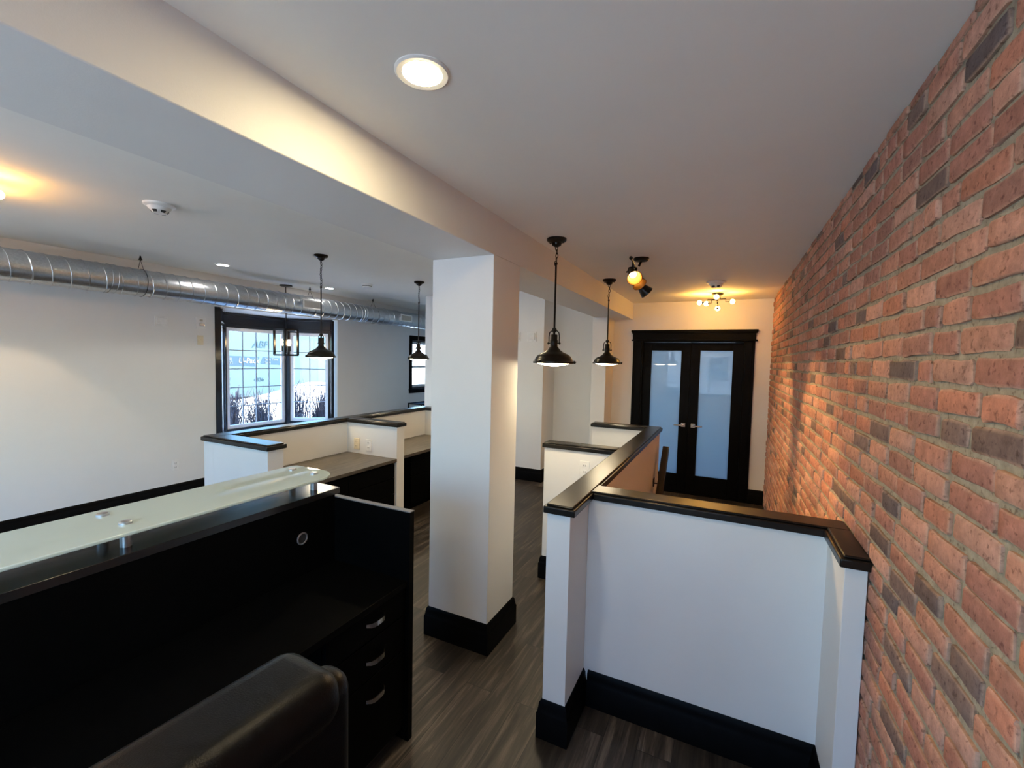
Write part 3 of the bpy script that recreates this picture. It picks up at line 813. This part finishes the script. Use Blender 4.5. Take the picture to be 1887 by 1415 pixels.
pendant(-1.105, 4.437, ZC, 2.36, 'bronze bell pendant lamp hanging by the double door, beyond the nearest pendant')
pendant(-3.67, 3.162, ZL, 2.42, 'bronze bell pendant lamp hanging in front of the bay window')
pendant(-3.678, 4.722, ZL, 2.46, 'bronze bell pendant lamp in front of the second window, left of the column')

def downlight(x, y, z, mat, label, r=.057):
    t = thing('ceiling_downlight', (x, y, z), label, 'recessed light', 'recessed ceiling lights')
    m = MB(); m.lathe([(r + .022, 0), (r + .022, -.003), (r + .016, -.007), (r, -.005), (r - .002, .0)], (x, y, z), n=40, cap=False); m.build('trim_ring', M['white_plastic'], t)
    m = MB(); m.lathe([(0, -.004), (r, -.004), (r, -.0005), (0, -.0005)], (x, y, z), n=36, cap=False); m.build('lens', mat, t)
    return t
downlight(-.83, 1.07, ZC, M['e_down'], 'large lit recessed ceiling light overhead, on the brick side of the beam')
downlight(-5.149, 3.10, ZL, M['e_far'], 'small lit recessed ceiling light nearer the duct, left of the bay pendant')
downlight(-5.327, 4.74, ZL, M['e_far'], 'small lit recessed ceiling light between the two left pendants')

downlight(-.6, -.7, ZC, M['e_down'], 'added fill downlight behind the camera on the brick side')  # unseen lamp, added for more warm fill indoors
downlight(-3.0, -.6, ZL, M['e_down'], 'added fill downlight behind the reception desk, outside the frame')  # second unseen lamp added out of view to brighten the room
dn = downlight(-5.2, 1.2, ZL, M['e_far'], 'lit recessed ceiling light close to the left wall, just outside the frame')
ll = bpy.data.lights.new('downlight_beam', 'SPOT'); ll.energy = 34; ll.color = (1, .68, .34); ll.spot_size = math.radians(90); ll.spot_blend = .2; ll.shadow_soft_size = .03
lo = bpy.data.objects.new('downlight_beam', ll); C.objects.link(lo); lo.parent = dn; lo.location = (0, 0, -.02)

downlight(-2.35, 2.9, ZL, M['e_down'], 'lit recessed ceiling light hidden behind the beam above the first cubicle')
downlight(-2.35, 4.5, ZL, M['e_down'], 'lit recessed ceiling light hidden behind the beam above the second cubicle')

def smoke_cone(x, y, z, label):
    t = thing('smoke_detector', (x, y, z), label, 'smoke detector', 'cone smoke detectors')
    m = MB(); m.lathe([(.09, 0), (.09, -.008), (.085, -.014), (.068, -.022), (.066, -.026), (.052, -.042), (.05, -.045), (.038, -.058), (.0, -.062)], (x, y, z), n=36, cap=False); m.build('housing', M['white_plastic'], t, smooth=20)
    m = MB()
    for k in range(6):
        a = k * PI / 3
        p = [(x + q * math.cos(a + s), y + q * math.sin(a + s), z + h) for q, h in ((.041, -.0585), (.052, -.044)) for s in (-.3, -.1, .1, .3)]
        m.add(p, [(0, 1, 5, 4), (1, 2, 6, 5), (2, 3, 7, 6)])
    m.build('vent_slots', M['slot'], t)
    return t
smoke_cone(-3.493, 1.69, ZL, 'white cone smoke detector on the left ceiling, above the duct')
smoke_cone(-.148, 4.889, ZC, 'white cone smoke detector above the globe ceiling lamp')
t = thing('smoke_detector', (-4.516, 4.66, ZL), 'flat round white smoke detector between the two left pendants', 'smoke detector')
m = MB(); m.lathe([(.075, 0), (.075, -.014), (.062, -.018), (.062, -.04), (.055, -.048), (0, -.05)], (-4.516, 4.66, ZL), n=32, cap=False); m.build('housing', M['white_plastic'], t)
m = MB(); m.lathe([(.0635, -.024), (.0635, -.03)], (-4.516, 4.66, ZL), n=32, cap=False); m.build('vent_slots', M['slot'], t)

def globe_fixture(cx, cy, z, arms, label):
    t = thing('globe_ceiling_lamp', (cx, cy, z), label, 'ceiling lamp', 'globe ceiling lamps')
    m = MB(); m.lathe([(.06, 0), (.06, -.018), (.052, -.026), (0, -.028)], (cx, cy, z), n=28, cap=False); m.cyl((cx, cy, z - .02), (cx, cy, z - .13), .007); m.build('canopy', M['black_metal'], t)
    for dx, dy, dz in arms:
        m = MB(); sx = Vector((dx, dy, 0)); u = sx.normalized()
        zz = z + dz
        side = -.035 if dz > -.1 else .035
        m.tube([(cx + u.x * .02, cy + u.y * .02, z - .024), (cx + u.x * .03, cy + u.y * .03, zz + side), (cx + dx * .55, cy + dy * .55, zz + side), (cx + dx * .55, cy + dy * .55, zz), (cx + dx * .82, cy + dy * .82, zz)], .0048, 8)
        m.cyl((cx + dx * .78, cy + dy * .78, zz), (cx + dx * .9, cy + dy * .9, zz), .014, 14)
        ar = m.build('arm', M['black_metal'], t)
        m = MB(); m.sphere((cx + dx, cy + dy, zz), .027, 20); m.build('bulb', M['e_globe'], t)
    return t
globe_fixture(-.149, 5.671, ZC, [(-.19, -.02, -.105), (-.12, .05, -.11), (.155, -.02, -.105), (-.008, -.19, -.068), (.0, .15, -.16)], 'black ceiling lamp with small lit globe bulbs in front of the double door')
globe_fixture(-3.975, .985, ZL, [(.165, .05, -.11), (-.13, .08, -.11), (-.15, -.06, -.105), (.02, -.18, -.1)], 'black ceiling lamp with lit globe bulbs at the left edge, one bulb in view')

# track lamp
tl = thing('spot_lamp', (-.69, 3.65, ZC), 'black ceiling spot lamp with swivelling heads on a bar, between the pendants', 'spot lamp')
m = MB(); m.lathe([(.06, 0), (.06, -.01), (.05, -.022), (.02, -.028), (0, -.028)], (-.655, 3.62, ZC), n=28, cap=False); m.cyl((-.655, 3.62, ZC - .02), (-.672, 3.62, ZC - .062), .009); m.build('canopy', M['black_metal'], tl)
ba, bb = Vector((-.67, 3.30, 2.505)), Vector((-.725, 3.90, 2.505))
m = MB(); m.cyl(ba, bb, .0075, 12); m.sphere(ba, .014, 12); m.sphere(bb, .014, 12); m.build('bar', M['black_metal'], tl)
def head(base, d, ang=62, power=55):
    d = Vector(d).normalized(); base = Vector(base)
    apex = base - Vector((0, 0, .085)) - d * .03
    m = MB()
    m.cyl(base, base - Vector((0, 0, .035)), .007, 10)
    side = d.cross(Vector((0, 0, 1))).normalized()
    for s in (-1, 1): m.tube([base - Vector((0, 0, .034)), base - Vector((0, 0, .04)) + side * (.03 * s), apex + side * (.033 * s)], .0045, 8)
    m.cyl(apex - side * .045, apex + side * .045, .005, 8)
    hd = m.build('yoke', M['black_metal'], tl)
    m = MB(); m.lathe([(.0, -.035), (.022, -.033), (.027, -.025), (.028, .02), (.034, .03), (.052, .085), (.056, .1), (.053, .1), (.049, .085), (.03, .034), (0, .03)], apex, d, n=30, cap=False)
    sh = m.build('lamp_head', M['black_metal'], tl)
    m = MB(); m.lathe([(.056, .0995), (.0575, .103), (.0535, .1025), (.0475, .082), (.031, .0365)], apex, d, n=30, cap=False); m.build('reflector', M['brass_in'], sh)
    m = MB(); m.lathe([(0, .055), (.02, .054), (.027, .048), (.028, .036)], apex, d, n=24, cap=False); m.build('bulb', M['e_track'], sh)
    sp = bpy.data.lights.new('spot_beam', 'SPOT'); sp.energy = power; sp.color = (1, .6, .22); sp.spot_size = math.radians(ang); sp.spot_blend = .6; sp.shadow_soft_size = .02
    q = bpy.data.objects.new('spot_beam', sp); C.objects.link(q); q.parent = tl; q.location = apex + d * .062 - Vector(ORG[tl.name]); q.rotation_euler = d.to_track_quat('-Z', 'Y').to_euler()
head(ba.lerp(bb, .25), (.30, -.62, -.50))
head(ba.lerp(bb, .58), (.58, -.34, -.74), 50, 110)
head(ba.lerp(bb, .98) - Vector((-.03, 0, .03)), (.55, .42, -.62), 50, 90)

# lantern in the bay
ln = thing('lantern_pendant', (-5.74, 4.335, ZL), 'open square lantern pendant with candle bulbs hanging in the bay window', 'pendant lamp')
lx, ly, lw = -5.74, 4.335, .108
m = MB(); m.lathe([(.085, 0), (.085, -.012), (.06, -.02), (.012, -.024), (0, -.024)], (lx, ly, ZL), n=28, cap=False); m.build('canopy', M['black_metal'], ln)
m = MB(); m.cyl((lx, ly, ZL - .02), (lx, ly, 1.95), .006, 8); m.build('rod', M['black_metal'], ln)
m = MB(); q = .0125
for z in (1.745, 2.105):
    for s in (-1, 1):
        m.box(lx - lw, lx + lw, ly + s * lw - q, ly + s * lw + q, z - q, z + q); m.box(lx + s * lw - q, lx + s * lw + q, ly - lw, ly + lw, z - q, z + q)
for sx in (-1, 1):
    for sy in (-1, 1): m.box(lx + sx * lw - q, lx + sx * lw + q, ly + sy * lw - q, ly + sy * lw + q, 1.745, 2.105)
m.box(lx - lw, lx + lw, ly - .006, ly + .006, 2.1, 2.11)
m.build('cage_frame', M['bronze'], ln)
m = MB(); m.cyl((lx, ly, 1.80), (lx, ly, 1.96), .01)
for k in range(4):
    a = k * PI / 2 + .4; x, y = lx + .055 * math.cos(a), ly + .055 * math.sin(a)
    m.tube([(lx, ly, 1.80), ((lx + x) / 2, (ly + y) / 2, 1.785), (x, y, 1.80)], .005); m.cyl((x, y, 1.80), (x, y, 1.88), .012)
m.build('candle_cluster', M['bronze'], ln)
for k in range(4):
    a = k * PI / 2 + .4; x, y = lx + .055 * math.cos(a), ly + .055 * math.sin(a)
    m = MB(); m.lathe([(.006, 0), (.014, .02), (.016, .04), (.01, .07), (.001, .09)], (x, y, 1.88), n=14, cap=False); m.build('candle_bulb', M['e_lant'], ln)

# ------------------------------------------------------------------ duct
dx, dz, dr = -5.545, 2.462, .138
du = thing('air_duct', (dx, 3.5, dz), 'galvanised spiral air duct along the top of the left wall', 'air duct')
m = MB()
m.lathe([(dr, 0), (dr, YE - YR - .02)], (dx, YR + .01, dz), (0, 1, 0), n=48)
pts = []; pitch = .128; turns = int((YE - YR - .1) / pitch)
for k in range(turns * 28):
    a = -2 * PI * k / 28
    pts.append((dx + (dr + .001) * math.cos(a), YR + .05 + pitch * k / 28, dz + (dr + .001) * math.sin(a)))
m.tube(pts, .0055, 5)
m.build('duct_pipe', M['galv'], du, smooth=40)
for y in (2.24, 5.57, 6.45):
    m = MB(); m.lathe([(dr + .002, -.03), (dr + .006, -.028), (dr + .006, -.02), (dr + .003, -.018), (dr + .003, .018), (dr + .006, .02), (dr + .006, .028), (dr + .002, .03)], (dx, y, dz), (0, 1, 0), n=48, cap=False)
    m.build('coupling_band', M['galv'], du)
for y0, y1 in ((4.31, 4.62), (6.36, 6.67)):
    m = MB(); x1 = dx + dr + .055; z0, z1 = dz - .06, dz + .07
    m.box(dx + dr - .07, x1 - .006, y0 + .02, y1 - .02, z0 + .015, z1 - .015); bxo = m.build('register_box', M['galv'], du)
    m = MB(); m.box(x1 - .008, x1, y0, y1, z0, z0 + .02).box(x1 - .008, x1, y0, y1, z1 - .02, z1).box(x1 - .008, x1, y0, y0 + .022, z0 + .02, z1 - .02).box(x1 - .008, x1, y1 - .022, y1, z0 + .02, z1 - .02)
    m.build('register_frame', M['white_plastic'], bxo, bev=.002)
    m = MB(); k = 0; y = y0 + .026
    while y < y1 - .026:
        m.add([(x1 - .007, y, z0 + .018), (x1 - .003, y + .010, z0 + .018), (x1 - .003, y + .010, z1 - .018), (x1 - .007, y, z1 - .018)], [(0, 1, 2, 3)]); y += .013
    m.build('grille', M['grille'], bxo, smooth=0)
def hanger(y, label):
    t = thing('duct_hanger', (dx, y, ZL), label, 'hanger', 'duct hangers')
    m = MB(); m.lathe([(.006, 0), (.009, -.02), (.018, -.04), (.006, -.045)], (dx, y, ZL), n=12); m.build('anchor', M['black_metal'], t)
    m = MB()
    m.tube([(dx, y, ZL - .04), (dx - .06, y, dz + dr * .92)], .0022, 6); m.tube([(dx, y, ZL - .04), (dx + .06, y, dz + dr * .92)], .0022, 6)
    m.tube([(dx + (dr + .004) * math.cos(a * PI / 16), y, dz + (dr + .004) * math.sin(a * PI / 16)) for a in range(32)], .0022, 6, closed=True)
    m.build('wire', M['black_metal'], t)
hanger(2.5, 'wire duct hanger left of the bay window')
hanger(4.58, 'wire duct hanger above the first white register')
hanger(5.86, 'wire duct hanger between the two white registers')

# ------------------------------------------------------------------ small wall fittings
def plate(name, c, axis, w_, h_, label, cat, mat='white_plastic', kind='outlet', group=None):
    """axis: 'x+' faces +X, 'y-' faces -Y"""
    x, y, z = c
    t = thing(name, c, label, cat, group)
    def bx(m, u0, u1, v0, v1, d0, d1):
        if axis == 'x+': m.box(x + d0, x + d1, y + u0, y + u1, z + v0, z + v1)
        else: m.box(x + u0, x + u1, y - d1, y - d0, z + v0, z + v1)
    m = MB(); bx(m, -w_ / 2, w_ / 2, -h_ / 2, h_ / 2, 0, .007); m.build('cover_plate', M[mat], t, bev=.002)
    if kind == 'outlet':
        for s in (-1, 1):
            m = MB(); bx(m, -.016, .016, s * .024 - .016, s * .024 + .016, .006, .0095); r = m.build('socket', M[mat], t, bev=.001)
            m = MB(); bx(m, -.009, -.006, s * .024 - .004, s * .024 + .008, .0092, .0099); bx(m, .006, .009, s * .024 - .004, s * .024 + .008, .0092, .0099); m.build('slots', M['slot'], r)
    if kind == 'switch':
        m = MB(); bx(m, -.017, .017, -.034, .034, .006, .010); m.build('rocker', M[mat], t, bev=.001)
    if kind == 'strobe':
        m = MB(); bx(m, -.03, .03, -.035, .0, .007, .035); m.build('strobe_lens', M['chrome'], t, bev=.004)
        m = MB(); bx(m, -.018, .018, .02, .045, .007, .012); m.build('horn_grille', M['grille'], t, bev=.002)
    if kind == 'stat':
        m = MB(); bx(m, -w_ * .36, w_ * .36, -h_ * .3, h_ * .36, .006, .022); m.build('control_cover', M[mat], t, bev=.003)
    return t
plate('wall_outlet', (XL, 2.955, .405), 'x+', .075, .118, 'white power outlet low on the left wall above the baseboard', 'outlet')
plate('access_plate', (XL, 2.84, 2.10), 'x+', .135, .11, 'wide blank white plate high on the left wall', 'wall plate', kind='stat')
plate('alarm_strobe', (XL, 3.265, 2.115), 'x+', .115, .135, 'white fire alarm strobe beside the bay window', 'alarm', kind='strobe')
plate('switch_plate', (XL, 3.255, 1.905), 'x+', .07, .115, 'small cream switch plate below the alarm strobe', 'switch', 'cream_plastic', 'switch')
plate('wall_outlet', (-3.428, 3.405, .845), 'y-', .075, .118, 'cream power outlet above the first cubicle desk, nearer the corner', 'outlet', 'cream_plastic')
plate('wall_outlet', (-3.265, 3.405, .845), 'y-', .075, .118, 'white data outlet above the first cubicle desk, right of the cream outlet', 'outlet')
plate('thermostat', (-2.555, 5.86, 2.085), 'y-', .15, .14, 'square white thermostat high on the wall block right of the column', 'thermostat', kind='stat')
plate('thermostat', (-2.775, 5.86, 2.085), 'y-', .09, .14, 'narrow white control plate partly hidden by the column', 'thermostat', kind='stat')
plate('wall_outlet', (-.955, 3.268, .93), 'y-', .075, .118, 'white outlet on the short half wall by the column, half hidden by the black cap', 'outlet')

# black metal stand below the second window
sd = thing('metal_stand', (-5.5, 7.15, 0), 'black metal frame stand below the second window', 'stand')
m = MB()
for x in (-5.62, -5.3):
    for y in (6.92, 7.42): m.box(x - .012, x + .012, y - .012, y + .012, 0, .86)
for y in (6.92, 7.42): m.box(-5.62, -5.3, y - .012, y + .012, .836, .86); m.box(-5.62, -5.3, y - .012, y + .012, .2, .222)
for x in (-5.62, -5.3): m.box(x - .012, x + .012, 6.92, 7.42, .836, .86); m.box(x - .012, x + .012, 6.92, 7.42, .2, .222)
m.build('frame', M['black_metal'], sd, bev=.002)
m = MB(); m.box(-5.61, -5.31, 6.93, 7.41, .838, .85); m.build('shelf', M['laminate'], sd)
m = MB(); m.box(-5.61, -5.31, 6.93, 7.41, .20, .214); m.build('shelf', M['laminate'], sd)

# ------------------------------------------------------------------ outdoors
M['snow'] = simple('old snow and gravel', (.52, .5, .46), .8, noise=.25, nscale=1.5)
M['trailer'] = simple('pale teal trailer side', (.043, .070, .074), .45, noise=.03)
M['trailer_blue'] = simple('blue trailer stripe', (.008, .026, .042), .45)
M['letter_w'] = simple('white lettering', (.13, .13, .13), .5)
M['letter_b'] = simple('teal lettering', (.007, .026, .04), .5)
M['tire'] = simple('tire', (.02, .02, .02), .8)
M['twig'] = simple('bare twigs', (.06, .042, .05), .8, noise=.3)
M['siding'] = simple('pale house siding', (.55, .55, .55), .7)
M['house_glass'] = simple('blue reflecting house window', (.1, .2, .28), .2)
M['roof'] = simple('snowy grey roof', (.5, .5, .52), .8, noise=.2)
GZ = -.62
m = MB(); m.box(-500, -6.0, -400, 500, GZ - .2, GZ).box(-6.0, 300, -400, YR - .3, GZ - .2, GZ).box(-6.0, 300, 9.9, 500, GZ - .2, GZ)
struct(m.build('ground', M['snow'], smooth=0), 'snowy bright ground outside the windows', 'ground')
tr = thing('semi_trailer', (-17.2, 11, GZ), 'pale teal cargo trailer with lettering parked outside the bay window', 'trailer')
m = MB(); m.box(-18.5, -16, 6.5, 19.5, .15, 3.4); m.build('cargo_box', M['trailer'], tr, bev=.03)
m = MB(); m.box(-17.9, -16.6, 6.8, 19, -.1, .15); m.build('chassis', M['tire'], tr)
for y in (16.6, 17.9, 7.6):
    m = MB(); m.cyl((-18.4, y, GZ + .5), (-16.1, y, GZ + .5), .5, 24); m.build('wheel', M['tire'], tr)
m = MB(); m.add([(-15.99, 9.35, 1.335), (-15.99, 10.8, 1.28), (-15.99, 10.95, 1.64), (-15.99, 9.35, 1.68)], [(0, 1, 2, 3)]); m.build('blue_banner', M['trailer_blue'], tr)
m = MB(); m.add([(-15.99, 10.98, 1.38), (-15.99, 11.9, 1.34), (-15.99, 11.95, 1.60), (-15.99, 11.08, 1.64)], [(0, 1, 2, 3)]); m.build('blue_banner', M['trailer_blue'], tr)
def text(body, y, z, size, mat, shear=0, bold=0):
    cu = bpy.data.curves.new('lettering', 'FONT'); cu.body = body; cu.size = size; cu.shear = shear; cu.extrude = .004; cu.offset = bold
    tmp = bpy.data.objects.new('tmp_text', cu); C.objects.link(tmp)
    me = bpy.data.meshes.new_from_object(tmp.evaluated_get(bpy.context.evaluated_depsgraph_get()))
    bpy.data.objects.remove(tmp); me.name = 'lettering'; me.materials.clear(); me.materials.append(M[mat])
    o = bpy.data.objects.new('lettering', me); C.objects.link(o)
    o.rotation_euler = (PI / 2, 0, PI / 2)
    o.parent = tr; o.location = (-15.98 + 17.2, y - 11, z - GZ)
text('ABF', 10.66, 2.0, .36, 'letter_b', .25, .006)
text('Moving', 9.45, 1.53, .15, 'letter_w'); text('Doesn\'t', 9.45, 1.39, .15, 'letter_w')
text('U-Pack', 10.13, 1.41, .27, 'letter_w', .15, .006)
text('Save Time', 11.16, 1.51, .13, 'letter_w'); text('Save', 11.16, 1.385, .13, 'letter_w')
text('4336', 10.72, .72, .2, 'letter_b')
# snow bank
m = MB(); v = []; f = []
rs = random.Random(5); nx, ny = 10, 40
for i in range(nx):
    for j in range(ny):
        x = -14.6 + 3.6 * i / (nx - 1); y = 2 + 20 * j / (ny - 1); u = math.sin(PI * i / (nx - 1))
        v.append((x, y, GZ - .05 + u * (1.27 + .13 * math.sin(y * 1.3) + .12 * math.sin(y * .57 + 1)) + rs.uniform(-.04, .04)))
for i in range(nx - 1):
    for j in range(ny - 1): f.append((i * ny + j, (i + 1) * ny + j, (i + 1) * ny + j + 1, i * ny + j + 1))
m.add(v, f)
tag(m.build('snow_bank', M['snow'], smooth=80), 'bright snow bank between the shrubs and the trailer', 'snow bank', kind='stuff')
def shrub(x, y, h, seed, label):
    r = random.Random(seed); m = MB()
    for k in range(230):
        a = r.uniform(0, 2 * PI); sp = r.uniform(.02, .30); hh = h * r.uniform(.5, 1)
        p = [Vector((x + r.uniform(-.12, .12), y + r.uniform(-.12, .12), GZ - .02))]
        for s in range(1, 4):
            p.append(p[0] + Vector((math.cos(a) * sp * (s / 3) ** 1.4 + r.uniform(-.04, .04), math.sin(a) * sp * (s / 3) ** 1.4 + r.uniform(-.04, .04), hh * s / 3)))
        m.tube(p, [.011, .009, .006, .004], 4)
        for b_ in range(3):
            q = p[1].lerp(p[3], r.random()); m.tube([q, q + Vector((r.uniform(-.12, .12), r.uniform(-.12, .12), r.uniform(.05, .3)))], [.007, .003], 3)
    tag(m.build('bare_shrub', M['twig'], org=(x, y, GZ), smooth=60), label, 'shrub', 'bare shrubs outside the bay window')
for i, (x, y, h, lab) in enumerate([(-8.6, 5.25, 1.7, 'bare twiggy shrub at the left of the wide bay light'), (-8.7, 5.98, 1.55, 'bare twiggy shrub at the right of the wide bay light'),
                                   (-8.6, 6.72, 1.7, 'bare twiggy shrub behind the corner post of the bay'), (-8.6, 7.45, 1.6, 'bare twiggy shrub seen through the angled right bay light')]):
    shrub(x, y, h, 20 + i, lab)
def house(x, y, w_, d_, h_, ridge, label, face):
    """gabled house, ridge along y; face = +1 towards +x windows, else towards +y"""
    t = thing('house', (x, y, GZ), label, 'house')
    m = MB(); m.box(x - w_ / 2, x + w_ / 2, y - d_ / 2, y + d_ / 2, GZ, h_)
    m.add([(x - w_ / 2, y + d_ / 2, h_), (x + w_ / 2, y + d_ / 2, h_), (x, y + d_ / 2, ridge), (x - w_ / 2, y - d_ / 2, h_), (x + w_ / 2, y - d_ / 2, h_), (x, y - d_ / 2, ridge)], [(0, 1, 2), (3, 5, 4)])
    m.build('wall', M['siding'], t, smooth=0)
    m = MB(); e = .3
    for s in (-1, 1):
        p = [(x, y - d_ / 2 - e, ridge + .1), (x, y + d_ / 2 + e, ridge + .1), (x + s * (w_ / 2 + e), y + d_ / 2 + e, h_ - .1), (x + s * (w_ / 2 + e), y - d_ / 2 - e, h_ - .1)]
        m.add(p + [(a, b_, c_ - .15) for a, b_, c_ in p], [(0, 1, 2, 3), (7, 6, 5, 4), (0, 4, 5, 1), (1, 5, 6, 2), (2, 6, 7, 3), (3, 7, 4, 0)])
    m.build('roof', M['roof'], t, smooth=0)
    for k in (-1, 1):
        m = MB()
        if face == 1: m.box(x + w_ / 2, x + w_ / 2 + .06, y + k * d_ * .22 - .5, y + k * d_ * .22 + .5, .8, 2.2)
        else: m.box(x + k * w_ * .22 - .5, x + k * w_ * .22 + .5, y + d_ / 2, y + d_ / 2 + .06, .8, 2.2)
        m.build('window', M['house_glass'], t)
house(-40, 43, 8, 12, 3.0, 5, 'pale house far beyond the second window', 1)
house(-2.5, -22, 9, 8, 2.6, 5.2, 'pale gabled house behind the camera, mirrored in the door glass', 0)

# ------------------------------------------------------------------ daylight
wd = bpy.data.worlds.new('sky'); bpy.context.scene.world = wd; wd.use_nodes = True
t = wd.node_tree; bg = t.nodes['Background']
sky = t.nodes.new('ShaderNodeTexSky'); sky.sky_type = 'NISHITA'; sky.sun_disc = False; sky.sun_elevation = math.radians(32); sky.sun_rotation = math.radians(100); sky.air_density = 1.3; sky.dust_density = 1.5
mxs = N(t, 'ShaderNodeMix', data_type='RGBA', blend_type='MULTIPLY'); mxs.inputs[0].default_value = 1; mxs.inputs[7].default_value = (.62, 1.0, 1.46, 1)
t.links.new(sky.outputs[0], mxs.inputs[6]); t.links.new(mxs.outputs[2], bg.inputs['Color']); bg.inputs['Strength'].default_value = 1.22
sl = bpy.data.lights.new('sun', 'SUN'); sl.energy = 23; sl.angle = math.radians(1); sl.color = (1, .93, .82)
so = bpy.data.objects.new('sun', sl); C.objects.link(so)
so.rotation_euler = Vector((-.72, -.2, -.62)).to_track_quat('-Z', 'Y').to_euler()
def portal(name, c, d, sx, sy):
    l = bpy.data.lights.new(name, 'AREA'); l.shape = 'RECTANGLE'; l.size = sx; l.size_y = sy; l.cycles.is_portal = True
    o = bpy.data.objects.new(name, l); C.objects.link(o); o.location = c; o.rotation_euler = Vector(d).to_track_quat('-Z', 'Z').to_euler()
portal('portal_bay', (-6.7, 4.42, 1.4), (1, 0, 0), 1.6, 1.8)
portal('portal_second', (XL - .18, 7.71, 1.6), (1, 0, 0), .8, 1.05)
for i, r in enumerate(RW): portal('portal_rear', ((r[0] + r[1]) / 2, YR - .19, (r[2] + r[3]) / 2), (0, 1, 0), r[1] - r[0], r[3] - r[2])
portal('portal_back_room', (-.65, 9.79, 1.4), (0, -1, 0), 1.7, 1.8)

# ------------------------------------------------------------------ camera
F_PX = 817.9; yaw, pit, rol = math.radians(-25.947), math.radians(-3.124), math.radians(1.294)
fw = Vector((math.sin(yaw) * math.cos(pit), math.cos(yaw) * math.cos(pit), math.sin(pit)))
r0 = Vector((math.cos(yaw), -math.sin(yaw), 0)); u0 = r0.cross(fw)
r_ = r0 * math.cos(rol) + u0 * math.sin(rol); u_ = -r0 * math.sin(rol) + u0 * math.cos(rol)
cam = bpy.data.cameras.new('camera'); cam.sensor_width = 36; cam.lens = F_PX / 1887 * 36; cam.clip_start = .02; cam.clip_end = 300
co = bpy.data.objects.new('camera', cam); C.objects.link(co)
mt = Matrix((r_, u_, -fw)).transposed().to_4x4(); mt.translation = Vector((0, 0, 1.75))
co.matrix_world = mt
sc = bpy.context.scene; sc.camera = co
sc.view_settings.view_transform = 'Standard'; sc.view_settings.look = 'None'; sc.view_settings.gamma = 1; sc.view_settings.use_curve_mapping = False
sc.view_settings.exposure = .35
sc.cycles.use_denoising = True
sc.cycles.max_bounces = 12; sc.cycles.diffuse_bounces = 6; sc.cycles.transparent_max_bounces = 16
sc.cycles.sample_clamp_indirect = 8
